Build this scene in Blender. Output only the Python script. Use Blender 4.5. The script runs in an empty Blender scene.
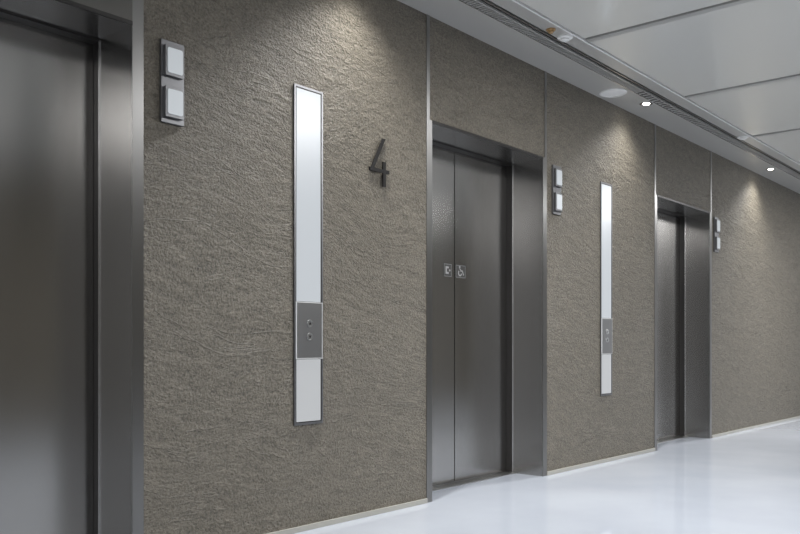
import bpy, bmesh, math, random
from mathutils import Vector, Matrix
random.seed(4)
S = bpy.context.scene
COL = S.collection

# ------------------------------------------------------------ helpers
def box(bm, x0, x1, y0, y1, z0, z1):
    vs = [bm.verts.new(p) for p in ((x0,y0,z0),(x1,y0,z0),(x1,y1,z0),(x0,y1,z0),(x0,y0,z1),(x1,y0,z1),(x1,y1,z1),(x0,y1,z1))]
    for f in ((0,3,2,1),(4,5,6,7),(0,1,5,4),(1,2,6,5),(2,3,7,6),(3,0,4,7)):
        bm.faces.new([vs[i] for i in f])

def prism_xz(bm, pts, y0, y1):
    """polygon in x,z extruded between y0 (front) and y1"""
    a = [bm.verts.new((p[0], y0, p[1])) for p in pts]
    b = [bm.verts.new((p[0], y1, p[1])) for p in pts]
    bm.faces.new(a); bm.faces.new(list(reversed(b)))
    n = len(pts)
    for i in range(n):
        bm.faces.new((a[i], b[i], b[(i+1) % n], a[(i+1) % n]))

def lathe(bm, prof, axis='z', n=40, c=(0,0,0)):
    """prof: list of (radius, height). axis z (height up) or y"""
    rings = []
    for r, h in prof:
        if r < 1e-6:
            p = (0,0,h) if axis == 'z' else (0,h,0)
            rings.append([bm.verts.new((p[0]+c[0], p[1]+c[1], p[2]+c[2]))])
        else:
            ring = []
            for k in range(n):
                t = 2*math.pi*k/n
                p = (r*math.cos(t), r*math.sin(t), h) if axis == 'z' else (r*math.cos(t), h, r*math.sin(t))
                ring.append(bm.verts.new((p[0]+c[0], p[1]+c[1], p[2]+c[2])))
            rings.append(ring)
    for a, b in zip(rings[:-1], rings[1:]):
        for k in range(n):
            k2 = (k+1) % n
            if len(a) == 1 and len(b) == 1: continue
            if len(a) == 1: bm.faces.new((a[0], b[k], b[k2]))
            elif len(b) == 1: bm.faces.new((a[k], b[0], a[k2]))
            else: bm.faces.new((a[k], b[k], b[k2], a[k2]))

def rrect(w, h, r, cx=0, cz=0, n=6):
    pts = []
    for sx, sz, a0 in ((1,1,0),(-1,1,90),(-1,-1,180),(1,-1,270)):
        for k in range(n+1):
            a = math.radians(a0+90*k/n)
            pts.append((cx+sx*(w/2-r)+r*math.cos(a), cz+sz*(h/2-r)+r*math.sin(a)))
    return pts

def frame_xz(bm, x0, x1, z0, z1, t, y0, y1):
    box(bm, x0, x0+t, y0, y1, z0, z1)
    box(bm, x1-t, x1, y0, y1, z0, z1)
    box(bm, x0+t, x1-t, y0, y1, z0, z0+t)
    box(bm, x0+t, x1-t, y0, y1, z1-t, z1)

def obj(name, bm, mat, parent=None, bevel=0, smooth=False):
    bmesh.ops.recalc_face_normals(bm, faces=bm.faces)
    me = bpy.data.meshes.new(name); bm.to_mesh(me); bm.free()
    me.materials.append(mat)
    if smooth:
        for p in me.polygons: p.use_smooth = True
        me.set_sharp_from_angle(angle=math.radians(35))
    o = bpy.data.objects.new(name, me); COL.objects.link(o)
    if parent: o.parent = parent
    if bevel:
        m = o.modifiers.new('Bevel', 'BEVEL'); m.width = bevel; m.segments = 2; m.limit_method = 'ANGLE'
    return o

def tag(o, label=None, cat=None, group=None, kind=None):
    if label: o['label'] = label
    if cat: o['category'] = cat
    if group: o['group'] = group
    if kind: o['kind'] = kind
    return o

def empty(name, loc):
    o = bpy.data.objects.new(name, None); o.empty_display_size = .1
    COL.objects.link(o); o.location = loc
    return o

def copy_tree(o, parent=None):
    c = o.copy(); COL.objects.link(c); c.parent = parent
    for ch in [x for x in bpy.data.objects if x.parent == o]:
        copy_tree(ch, c)
    return c

# ------------------------------------------------------------ materials
def new_mat(name):
    m = bpy.data.materials.new(name); m.use_nodes = True
    nt = m.node_tree; b = nt.nodes['Principled BSDF']
    return m, nt, b

def plain(name, col, rough=.5, metal=0, emis=None, es=0, noise=.01, spec=.5):
    m, nt, b = new_mat(name)
    b.inputs['Base Color'].default_value = (*col, 1)
    b.inputs['Roughness'].default_value = rough
    b.inputs['Metallic'].default_value = metal
    b.inputs['Specular IOR Level'].default_value = spec
    if emis:
        b.inputs['Emission Color'].default_value = (*emis, 1)
        b.inputs['Emission Strength'].default_value = es
    tc = nt.nodes.new('ShaderNodeTexCoord'); n = nt.nodes.new('ShaderNodeTexNoise')
    n.inputs['Scale'].default_value = 6; n.inputs['Detail'].default_value = 3
    nt.links.new(tc.outputs['Object'], n.inputs['Vector'])
    mr = nt.nodes.new('ShaderNodeMapRange')
    mr.inputs['To Min'].default_value = max(0, rough-noise); mr.inputs['To Max'].default_value = min(1, rough+noise)
    nt.links.new(n.outputs['Fac'], mr.inputs['Value']); nt.links.new(mr.outputs[0], b.inputs['Roughness'])
    return m

def steel(name, col, rough, sc=(350,350,2.5), var=.02, aniso=.6, tan=(.7,.7,0)):
    m, nt, b = new_mat(name); L = nt.links
    b.inputs['Metallic'].default_value = 1
    tc = nt.nodes.new('ShaderNodeTexCoord'); mp = nt.nodes.new('ShaderNodeMapping')
    mp.inputs['Scale'].default_value = sc
    L.new(tc.outputs['Object'], mp.inputs['Vector'])
    n = nt.nodes.new('ShaderNodeTexNoise'); n.inputs['Scale'].default_value = 1; n.inputs['Detail'].default_value = 2
    L.new(mp.outputs[0], n.inputs['Vector'])
    mr = nt.nodes.new('ShaderNodeMapRange'); mr.inputs['To Min'].default_value = rough-.01; mr.inputs['To Max'].default_value = rough+.01
    L.new(n.outputs['Fac'], mr.inputs['Value']); L.new(mr.outputs[0], b.inputs['Roughness'])
    cr = nt.nodes.new('ShaderNodeMix'); cr.data_type = 'RGBA'
    cr.inputs[6].default_value = (*[c*(1-var) for c in col], 1); cr.inputs[7].default_value = (*[c*(1+var) for c in col], 1)
    L.new(n.outputs['Fac'], cr.inputs[0]); L.new(cr.outputs[2], b.inputs['Base Color'])
    b.inputs['Anisotropic'].default_value = aniso
    cx = nt.nodes.new('ShaderNodeCombineXYZ')
    for i in range(3): cx.inputs[i].default_value = tan[i]
    L.new(cx.outputs[0], b.inputs['Tangent'])
    return m

def make_stone():
    m, nt, b = new_mat('rough_stone'); L = nt.links; N = nt.nodes.new
    tc = N('ShaderNodeTexCoord')
    wn = N('ShaderNodeTexNoise'); wn.inputs['Scale'].default_value = .8; wn.inputs['Detail'].default_value = 2
    L.new(tc.outputs['Object'], wn.inputs['Vector'])
    ws = N('ShaderNodeVectorMath'); ws.operation = 'SCALE'; ws.inputs['Scale'].default_value = .38
    L.new(wn.outputs['Color'], ws.inputs[0])
    wa = N('ShaderNodeVectorMath'); wa.operation = 'ADD'
    L.new(tc.outputs['Object'], wa.inputs[0]); L.new(ws.outputs[0], wa.inputs[1])
    rot = N('ShaderNodeMapping'); rot.inputs['Rotation'].default_value = (0, math.radians(-6), 0)
    L.new(wa.outputs[0], rot.inputs['Vector'])
    def noise(scale, vec_scale, detail, rough=.55, dist=0):
        mp = N('ShaderNodeMapping'); mp.inputs['Scale'].default_value = vec_scale
        L.new(rot.outputs[0], mp.inputs['Vector'])
        n = N('ShaderNodeTexNoise')
        n.inputs['Scale'].default_value = scale; n.inputs['Detail'].default_value = detail
        n.inputs['Roughness'].default_value = rough; n.inputs['Distortion'].default_value = dist
        L.new(mp.outputs[0], n.inputs['Vector']); return n.outputs['Fac']
    def math_(op, a, bb, c=None):
        n = N('ShaderNodeMath'); n.operation = op
        for i, v in enumerate((a, bb, c)):
            if v is None: continue
            if isinstance(v, (int, float)): n.inputs[i].default_value = v
            else: L.new(v, n.inputs[i])
        return n.outputs[0]
    def ridge(fac, width):
        a = math_('ABSOLUTE', math_('SUBTRACT', fac, .5), 0)
        mr = N('ShaderNodeMapRange'); mr.interpolation_type = 'SMOOTHSTEP'
        mr.inputs['From Min'].default_value = 0; mr.inputs['From Max'].default_value = width
        mr.inputs['To Min'].default_value = 1; mr.inputs['To Max'].default_value = 0
        L.new(a, mr.inputs['Value']); return mr.outputs[0]
    low = noise(1.8, (.40,1,1.7), 6, rough=.58, dist=.5)
    rip = noise(17, (.48,1,1.45), 8, rough=.66, dist=.1)        # long, mostly horizontal ripples
    peb = noise(70, (.95,1,1.05), 3, rough=.65)                   # gritty grain
    mask = noise(1.6, (1,1,1), 2)
    mk = N('ShaderNodeMapRange'); mk.inputs['From Min'].default_value = .38; mk.inputs['From Max'].default_value = .52
    L.new(mask, mk.inputs['Value'])
    rA = ridge(noise(2.0, (.36,1,1.4), 7, rough=.55, dist=.5), .009)
    rA = math_('MULTIPLY', rA, mk.outputs[0])
    h = math_('MULTIPLY', rip, .70)
    h = math_('MULTIPLY_ADD', peb, .44, h)
    h = math_('MULTIPLY_ADD', low, .9, h)
    h = math_('MULTIPLY_ADD', rA, .26, h)
    bp = N('ShaderNodeBump'); bp.inputs['Strength'].default_value = 1; bp.inputs['Distance'].default_value = .032
    L.new(h, bp.inputs['Height']); L.new(bp.outputs[0], b.inputs['Normal'])
    fine = noise(120, (1,1,1), 2, rough=.6)
    ramp = N('ShaderNodeValToRGB')
    ramp.color_ramp.elements[0].position = .38; ramp.color_ramp.elements[0].color = (.080,.070,.053,1)
    ramp.color_ramp.elements[1].position = .62; ramp.color_ramp.elements[1].color = (.228,.202,.158,1)
    mixv = math_('MULTIPLY_ADD', peb, .48, math_('MULTIPLY', rip, .22))  # colour follows the relief: shade in the pits is put into the tone
    mixv = math_('MULTIPLY_ADD', fine, .30, mixv)
    mixv = math_('MULTIPLY_ADD', rA, .06, mixv)
    L.new(mixv, ramp.inputs['Fac']); L.new(ramp.outputs[0], b.inputs['Base Color'])
    b.inputs['Roughness'].default_value = .5
    b.inputs['Specular IOR Level'].default_value = .45
    return m

def make_floor():
    m, nt, b = new_mat('polished_white_floor'); L = nt.links; N = nt.nodes.new
    tc = N('ShaderNodeTexCoord')
    n = N('ShaderNodeTexNoise'); n.inputs['Scale'].default_value = .8; n.inputs['Detail'].default_value = 4
    L.new(tc.outputs['Object'], n.inputs['Vector'])
    mx = N('ShaderNodeMix'); mx.data_type = 'RGBA'
    mx.inputs[6].default_value = (.37,.405,.47,1); mx.inputs[7].default_value = (.64,.68,.75,1)  # random tone, widened so its patches imitate pools of light
    L.new(n.outputs['Fac'], mx.inputs[0]); L.new(mx.outputs[2], b.inputs['Base Color'])
    mr = N('ShaderNodeMapRange'); mr.inputs['To Min'].default_value = .02; mr.inputs['To Max'].default_value = .05
    L.new(n.outputs['Fac'], mr.inputs['Value']); L.new(mr.outputs[0], b.inputs['Roughness'])
    b.inputs['IOR'].default_value = 2.4
    n2 = N('ShaderNodeTexNoise'); n2.inputs['Scale'].default_value = 3; n2.inputs['Detail'].default_value = 2
    L.new(tc.outputs['Object'], n2.inputs['Vector'])
    bp = N('ShaderNodeBump'); bp.inputs['Strength'].default_value = .02; bp.inputs['Distance'].default_value = .01
    L.new(n2.outputs['Fac'], bp.inputs['Height']); L.new(bp.outputs[0], b.inputs['Normal'])
    return m

STONE = make_stone()
FLOOR = make_floor()
STEEL = steel('brushed_dark_steel', (.49,.48,.465), .22)
STEEL_F = steel('brushed_frame_steel', (.36,.353,.342), .26)
STEEL_E = steel('frame_face_steel', (.27,.265,.257), .34)
STEEL_D = steel('dark_seam_steel', (.16,.155,.145), .36)
STEEL_L = steel('light_steel', (.55,.55,.54), .30, sc=(3,350,350), aniso=0)
PLATE = steel('call_plate_steel', (.36,.36,.36), .36, sc=(4,300,300), aniso=0)
HOUSE = steel('lantern_housing_steel', (.22,.22,.225), .42, sc=(4,300,300), aniso=0)
BRIGHT = plain('bright_edge_metal', (.70,.70,.70), .25, 1)
BUTTON = plain('button_metal', (.55,.55,.55), .3, 1)
DARK = plain('dark_gap', (.015,.015,.015), .6)
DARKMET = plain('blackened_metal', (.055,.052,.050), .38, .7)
BRONZE = plain('black_bronze_metal', (.016,.015,.014), .65, 0, spec=.2)
SKIRT = plain('grey_beige_skirting', (.38,.37,.335), .35)
GLASS = plain('lit_frosted_glass', (.10,.108,.115), .28, 0, (.90,.95,1.0), .50)
GLASS2 = plain('lower_frosted_glass', (.15,.155,.155), .28, 0, (.95,.97,1.0), .38)
LENS = plain('lantern_lens', (.14,.155,.165), .25, 0, (.91,.96,1.0), .42)
CEIL_A = plain('painted_metal_soffit', (.54,.535,.52), .28, .35)
CEIL_M = plain('satin_ceiling_panel', (.72,.72,.69), .16, .18, noise=.004)
WHITE = plain('white_plastic', (.8,.8,.79), .4)
BULB = plain('glowing_lamp', (1,1,1), .3, 0, (1,.97,.92), 60)
RAIL = plain('joint_rail_metal', (.36,.36,.345), .4)
AMBER = plain('amber_brown_plastic', (.33,.20,.08), .35)
INK = plain('sticker_ink', (.06,.058,.055), .4)
PAPER = plain('sticker_white', (.42,.42,.41), .4)

# ------------------------------------------------------------ dimensions (metres), wall face at y = 0
H = 3.27
CX = (1.515, 5.250, 8.925)      # lift door centres
HW = .785                       # half outer width of a frame
JT = .06                        # jamb face width
OH = 2.555                      # opening height
FT = 2.570                      # frame top
R0 = .285                       # reveal depth
R1 = .345                       # leaf plane

# ------------------------------------------------------------ room shell
bm = bmesh.new()
edges = [-3.0]
for c in CX: edges += [c-HW, c+HW]
edges.append(17.0)
for i in range(0, len(edges), 2):
    box(bm, edges[i], edges[i+1], 0, .45, 0, H)
for c in CX:
    box(bm, c-HW, c+HW, 0, .45, FT, H)
tag(obj('wall_left', bm, STONE), 'rough brown-grey split stone wall holding the lift doors', 'wall', kind='structure')

bm = bmesh.new(); box(bm, -3, 17, -6.1, -6, 0, H)
tag(obj('wall_right', bm, STONE), 'stone wall on the opposite side of the lobby', 'wall', kind='structure')

bm = bmesh.new(); box(bm, -3, 17, -6.1, .45, -.1, 0)
tag(obj('floor', bm, FLOOR), 'glossy pale bluish-white lobby floor', 'floor', kind='structure')

# ceiling: soffit strips beside the wall and wide panels beyond
GY0, GY1, MY = -.310, -.440, -.570
ceil = empty('ceiling', (0,0,H)); tag(ceil, 'grey metal panel ceiling with service strip along the wall', 'ceiling', kind='structure')
bm = bmesh.new(); box(bm, -3, 17, GY0, .45, 0, .1)
obj('soffit_strip', bm, CEIL_A, ceil)
bm = bmesh.new(); box(bm, -3, 17, MY+.010, GY1-.010, 0, .1)
obj('soffit_strip', bm, CEIL_A, ceil)
bm = bmesh.new(); box(bm, -3, 17, -6.1, .45, .1, .16)
obj('ceiling_void', bm, DARK, ceil)
bm = bmesh.new(); box(bm, -3, 17, MY-.012, MY, -.008, .1)
obj('edge_lip', bm, WHITE, ceil, bevel=.002)
P = 1.85; x = 5.60-5*P
while x < 17:
    x0, x1 = max(-3, x+.044), min(17, x+P-.044)
    if x1 > x0:
        bm = bmesh.new(); box(bm, x0, x1, -6.1, MY-.022, .0, .1)
        obj('ceiling_panel', bm, CEIL_M, ceil, bevel=.006)
    if x > -3:
        bm = bmesh.new(); box(bm, x-.030, x+.030, -6.1, MY-.022, -.008, .1)
        obj('joint_rail', bm, RAIL, ceil, bevel=.004)
    x += P

# linear air diffuser
g = empty('air_diffuser', (0, 0, H)); tag(g, 'long dark linear slot air grille set in the ceiling strip along the stone wall', 'air grille')
bm = bmesh.new(); box(bm, 0, 17, GY1+.003, GY0-.003, .05, .06); obj('backing', bm, DARK, g)
bm = bmesh.new()
box(bm, 0, 17, GY0-.010, GY0-.001, -.006, .05); box(bm, 0, 17, GY1+.001, GY1+.010, -.006, .05)
obj('frame', bm, BRIGHT, g)
bm = bmesh.new()
yy = GY0 + (GY1-GY0)*.62
box(bm, 0, 17, yy-.006, yy+.006, -.004, .009)
xx = .1
while xx < 16.9:
    w_ = .012 if xx < 7 else .024
    box(bm, xx, xx+w_, yy, GY0-.010, -.001, .008); xx += .032 if xx < 7 else .07
obj('slats', bm, CEIL_A, g)

# metal trims rising from the door frames to the ceiling
k = 1
for c in CX:
    for s in (-1, 1):
        bm = bmesh.new()
        xa = c+s*HW
        tw = JT if k < 3 else .034
        box(bm, min(xa, xa-s*tw), max(xa, xa-s*tw), -.004, 0, FT, H)
        tag(obj('trim_%d' % k, bm, STEEL_E), 'narrow steel strip between stone panels above a lift frame', 'trim', kind='structure'); k += 1
# baseboards
segs = [(-3, CX[0]-HW), (CX[0]+HW, CX[1]-HW), (CX[1]+HW, CX[2]-HW), (CX[2]+HW, 17)]
for i, (a, b_) in enumerate(segs):
    bm = bmesh.new(); box(bm, a, b_, -.012, 0, 0, .032)
    o = obj('baseboard_left' + ('' if i == 0 else '.%03d' % i), bm, SKIRT, bevel=.002)
    tag(o, 'low muted grey skirting at the foot of the stone wall', 'skirting', 'skirting lengths', kind='structure')

# ------------------------------------------------------------ lift doors
def lift_door():
    r = empty('door', (0,0,0))
    for s in (-1, 1):
        bm = bmesh.new()
        a, b_ = s*HW, s*(HW-JT)
        box(bm, min(a,b_), max(a,b_), .002, R0, 0, FT)
        j = obj('jamb', bm, STEEL_F, r)
        bm = bmesh.new()
        box(bm, min(a,b_), max(a,b_), -.004, .002, 0, FT)
        obj('face_strip', bm, STEEL_E, j)
        bm = bmesh.new()
        a, b_ = s*(HW-.02), s*(HW-JT+.004)
        box(bm, min(a,b_), max(a,b_), R0, .45, 0, OH)
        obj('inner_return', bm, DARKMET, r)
        bm = bmesh.new()
        a, b_ = s*(HW-JT), s*(HW-JT-.006)
        box(bm, min(a,b_), max(a,b_), R0-.008, R0, 0, OH-.006)
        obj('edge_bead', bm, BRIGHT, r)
    bm = bmesh.new(); box(bm, -HW+JT, HW-JT, .002, R0, OH, FT)
    obj('head', bm, STEEL_F, r)
    bm = bmesh.new(); box(bm, -HW+JT, HW-JT, -.006, .002, OH-.001, FT+.003)
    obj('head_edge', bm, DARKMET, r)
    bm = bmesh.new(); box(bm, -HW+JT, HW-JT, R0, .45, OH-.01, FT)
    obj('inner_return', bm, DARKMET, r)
    bm = bmesh.new()
    for y0, y1 in ((R0-.04, R0+.03), (R0+.042, R0+.056), (R0+.062, .445)):
        box(bm, -HW+JT, HW-JT, y0, y1, 0, .008)
    obj('sill', bm, STEEL_L, r)
    for s in (-1, 1):
        bm = bmesh.new()
        a, b_ = s*.005, s*(HW-JT+.002)
        box(bm, min(a,b_), max(a,b_), R1, R1+.03, .012, OH-.012)
        obj('door_leaf', bm, STEEL, r)
    bm = bmesh.new(); box(bm, -.02, .02, R1+.030, R1+.045, .012, OH-.012)
    obj('seam_backing', bm, DARK, r)
    return r
d0 = lift_door()
dl = ['nearest steel lift door at the left edge, cropped by the frame',
      'steel two-leaf lift door with small stickers, right of the numeral 4',
      'farthest steel lift door, deep in its recess']
for i, c in enumerate(CX):
    o = d0 if i == 0 else copy_tree(d0)
    o.name = 'door_%d' % (i+1); o.location = (c, 0, 0)
    tag(o, dl[i], 'lift door', 'lift doors', kind='structure')
# the nearest door carries a steel panel above its head
bm = bmesh.new(); box(bm, -HW+JT, HW-JT, -.004, 0, FT+.004, H)
obj('over_panel', bm, STEEL_D, d0)

# ------------------------------------------------------------ lit call panels
def call_panel():
    r = empty('call_panel', (0,0,0))
    w, h = .225, 1.92
    bm = bmesh.new(); frame_xz(bm, -w/2, w/2, 0, h, .012, -.008, 0)
    obj('frame', bm, HOUSE, r)
    bm = bmesh.new(); box(bm, -w/2+.012, w/2-.012, -.003, 0, .012, h-.012)
    obj('backing', bm, DARKMET, r)
    bm = bmesh.new(); box(bm, -w/2+.018, w/2-.018, -.007, -.003, .700, h-.018)
    tag(obj('glass', bm, GLASS, r, bevel=.002), 'tall upper pane of glowing frosted glass')
    bm = bmesh.new(); box(bm, -w/2+.018, w/2-.018, -.007, -.003, .018, .372)
    tag(obj('glass', bm, GLASS2, r, bevel=.002), 'short lower pane of frosted glass')
    bm = bmesh.new(); frame_xz(bm, -w/2+.010, w/2-.010, .375, .697, .004, -.0135, -.003)
    obj('plate_edge', bm, WHITE, r)
    bm = bmesh.new(); box(bm, -w/2+.0141, w/2-.0141, -.014, -.003, .3791, .6929)
    pl = obj('button_plate', bm, PLATE, r)
    for zc, s in ((.575, 1), (.50, -1)):
        bm = bmesh.new(); lathe(bm, [(0,-.017),(.015,-.017),(.016,-.020),(.021,-.020),(.022,-.014)], 'y', 32, (0,0,zc))
        obj('button', bm, BUTTON, pl, smooth=True)
        bm = bmesh.new(); prism_xz(bm, [(-.009, zc-s*.006), (.009, zc-s*.006), (0, zc+s*.009)], -.0182, -.017)
        obj('arrow_mark', bm, DARKMET, pl)
    return r
p0 = call_panel()
for i, (xc, lab) in enumerate(((3.376, 'tall lit glass call panel left of the numeral 4, nearest of two'),
                               (7.085, 'tall lit glass call panel between the two farther lift doors'))):
    o = p0 if i == 0 else copy_tree(p0)
    o.location = (xc, 0, .603); tag(o, lab, 'call panel', 'lit call panels')

# ------------------------------------------------------------ hall lanterns
def lantern():
    r = empty('hall_lantern', (0,0,0))
    bm = bmesh.new(); prism_xz(bm, rrect(.132, .40, .004, 0, .20), -.016, .006)
    obj('back_plate', bm, HOUSE, r, bevel=.002)
    for zc in (.300, .100):
        bm = bmesh.new(); prism_xz(bm, rrect(.108, .150, .008, 0, zc), -.034, -.016)
        b = obj('lamp_block', bm, HOUSE, r, bevel=.002)
        bm = bmesh.new(); prism_xz(bm, rrect(.086, .122, .010, 0, zc), -.039, -.034)
        obj('lens', bm, LENS, b, bevel=.002)
    return r
l0 = lantern()
for i, (xc, lab) in enumerate(((2.455, 'two-lamp lift lantern beside the nearest lift door, largest of three'),
                               (6.18, 'two-lamp lift lantern right of the stickered lift door'),
                               (9.84, 'smallest two-lamp lift lantern, right of the farthest lift door'))):
    o = l0 if i == 0 else copy_tree(l0)
    o.location = (xc, 0, 2.132); tag(o, lab, 'lantern', 'lift arrival lanterns')

# ------------------------------------------------------------ numeral 4
r = empty('floor_numeral', (3.885, 0, 2.05)); tag(r, 'black metal numeral 4 standing off the stone wall', 'number sign')
bm = bmesh.new()
prism_xz(bm, [(0,.083),(.026,.083),(.146,.300),(.120,.300)], -.018, -.008)
prism_xz(bm, [(0,.084),(.182,.084),(.182,.106),(0,.106)], -.0185, -.0075)
prism_xz(bm, [(.123,0),(.148,0),(.148,.155),(.123,.155)], -.019, -.007)
obj('numeral', bm, BRONZE, r)
for (x, z) in ((.136,.03),(.02,.095),(.128,.285)):
    bm = bmesh.new(); lathe(bm, [(.004,-.008),(.004,0)], 'y', 10, (x,0,z)); obj('standoff_pin', bm, DARKMET, r)

# ------------------------------------------------------------ stickers on the middle lift door
def sticker(w, kind, x, lab):
    r = empty('door_sticker', (x, R1, 1.575)); tag(r, lab, 'sticker')
    bm = bmesh.new(); prism_xz(bm, rrect(w, .10, .004, w/2, .05), -.002, 0); obj('backing', bm, INK, r)
    def arc(bm, cx, cz, r0, r1, a0, a1, n=24):
        pts = [(cx+r1*math.cos(math.radians(a0+(a1-a0)*k/n)), cz+r1*math.sin(math.radians(a0+(a1-a0)*k/n))) for k in range(n+1)]
        pts += [(cx+r0*math.cos(math.radians(a1+(a0-a1)*k/n)), cz+r0*math.sin(math.radians(a1+(a0-a1)*k/n))) for k in range(n+1)]
        prism_xz(bm, pts, -.003, -.002)
    bm = bmesh.new()
    if kind == 0:
        prism_xz(bm, [(.024,.022),(.062,.022),(.062,.036),(.038,.036),(.038,.064),(.062,.064),(.062,.078),(.024,.078)], -.003, -.002)
        prism_xz(bm, [(.068,.043),(.084,.043),(.084,.057),(.068,.057)], -.003, -.002)
    else:
        arc(bm, .056, .038, .014, .025, 130, 350)
        arc(bm, .052, .084, 0.001, .009, 0, 359)
        prism_xz(bm, [(.045,.073),(.059,.073),(.062,.050),(.084,.050),(.098,.020),(.108,.024),(.090,.060),(.060,.060)], -.003, -.002)
    obj('symbol', bm, PAPER, r)
    bm = bmesh.new(); frame_xz(bm, .003, w-.003, .003, .097, .002, -.0028, -.002); obj('border', bm, PAPER, r)
sticker(.10, 0, 5.25-.140, 'small dark square sticker with a bracket-like mark, on the left leaf')
sticker(.13, 1, 5.25+.012, 'small dark sticker with a wheelchair-like mark, on the right leaf')

# ------------------------------------------------------------ ceiling fixtures
def downlight():
    r = empty('downlight', (0,0,H))
    bm = bmesh.new(); lathe(bm, [(.060,0),(.060,-.004),(.048,-.007),(.038,-.003),(.038,0)], 'z', 40); obj('trim_ring', bm, BRIGHT, r, smooth=True)
    bm = bmesh.new(); lathe(bm, [(0,-.0085),(.018,-.0075),(.030,-.002)], 'z', 40); obj('lamp', bm, BULB, r, smooth=True)
    return r
dl0 = downlight()
for i, (x, y, lab) in enumerate(((3.72, -.24, 'lit recessed spotlight above the nearest call panel'),
                                 (7.41, -.24, 'lit recessed spotlight above the second call panel'),
                                 (11.15, -.22, 'lit recessed spotlight beyond the farthest lift door'))):
    o = dl0 if i == 0 else copy_tree(dl0)
    o.location = (x, y, H); tag(o, lab, 'spotlight', 'ceiling spotlights')
    ld = bpy.data.lights.new('spot', 'SPOT'); ld.energy = 1; ld.spot_size = math.radians(128); ld.spot_blend = 1
    ld.color = (1, .985, .955); ld.shadow_soft_size = .06
    ld.use_nodes = True; nt = ld.node_tree
    em = [n for n in nt.nodes if n.type == 'EMISSION'][0]
    fo = nt.nodes.new('ShaderNodeLightFalloff'); fo.inputs['Strength'].default_value = (92, 86, 120)[i]
    nt.links.new(fo.outputs['Linear'], em.inputs['Strength'])
    lo = bpy.data.objects.new('spot_lamp', ld); COL.objects.link(lo)
    lo.location = (x, y, H-.03); lo.rotation_euler = (math.radians(6), 0, 0)

r = empty('ceiling_speaker', (6.90, -.16, H)); tag(r, 'round white perforated ceiling speaker just before the lit spotlight', 'speaker')
bm = bmesh.new(); lathe(bm, [(.118,0),(.118,-.006),(.108,-.012),(.098,-.010),(.098,-.004)], 'z', 48); obj('rim', bm, WHITE, r, smooth=True)
bm = bmesh.new(); lathe(bm, [(0,-.012),(.05,-.010),(.098,-.006)], 'z', 48); obj('grille', bm, WHITE, r, smooth=True)

def sensor(x, y, rad, lab, mat, name='ceiling_sensor'):
    r = empty(name, (x, y, H)); tag(r, lab, 'sensor')
    bm = bmesh.new(); lathe(bm, [(rad,0),(rad,-.006),(rad*.85,-.012),(rad*.6,-.013)], 'z', 36); obj('base', bm, mat, r, smooth=True)
    bm = bmesh.new(); lathe(bm, [(rad*.6,-.010),(rad*.6,-.022),(rad*.4,-.028),(0,-.030)], 'z', 36); obj('dome', bm, mat, r, smooth=True)
sensor(5.44, -.50, .055, 'round white sensor beside the air grille, nearest the camera', WHITE)
sensor(5.24, -.50, .034, 'small brown disc sensor beside the air grille', AMBER)
sensor(9.25, -.50, .060, 'distant round white sensor beside the air grille', WHITE)

# ------------------------------------------------------------ lights
for x in (-1.2, 5.4, 12.0):  # unseen area lamps, added overhead outside the view to fill the lobby
    ld = bpy.data.lights.new('unseen_fill', 'AREA'); ld.shape = 'RECTANGLE'; ld.size = 1.4; ld.size_y = .8
    ld.energy = 140; ld.color = (.98, .985, 1)
    lo = bpy.data.objects.new('unseen_fill', ld); COL.objects.link(lo)
    lo.location = (x, -2.4, H-.03)
w = bpy.data.worlds.new('World'); S.world = w; w.use_nodes = True
w.node_tree.nodes['Background'].inputs[0].default_value = (.82, .84, .88, 1)
w.node_tree.nodes['Background'].inputs[1].default_value = .75

# ------------------------------------------------------------ camera
cam = bpy.data.cameras.new('Camera'); co = bpy.data.objects.new('Camera', cam); COL.objects.link(co)
co.location = (0, -3.53, 1.05)
co.rotation_euler = (math.radians(90), 0, math.radians(40.1-90))
cam.sensor_width = 36; cam.lens = 36*850/800; cam.shift_y = 79/800
cam.clip_start = .05
S.camera = co
S.view_settings.view_transform = 'Standard'
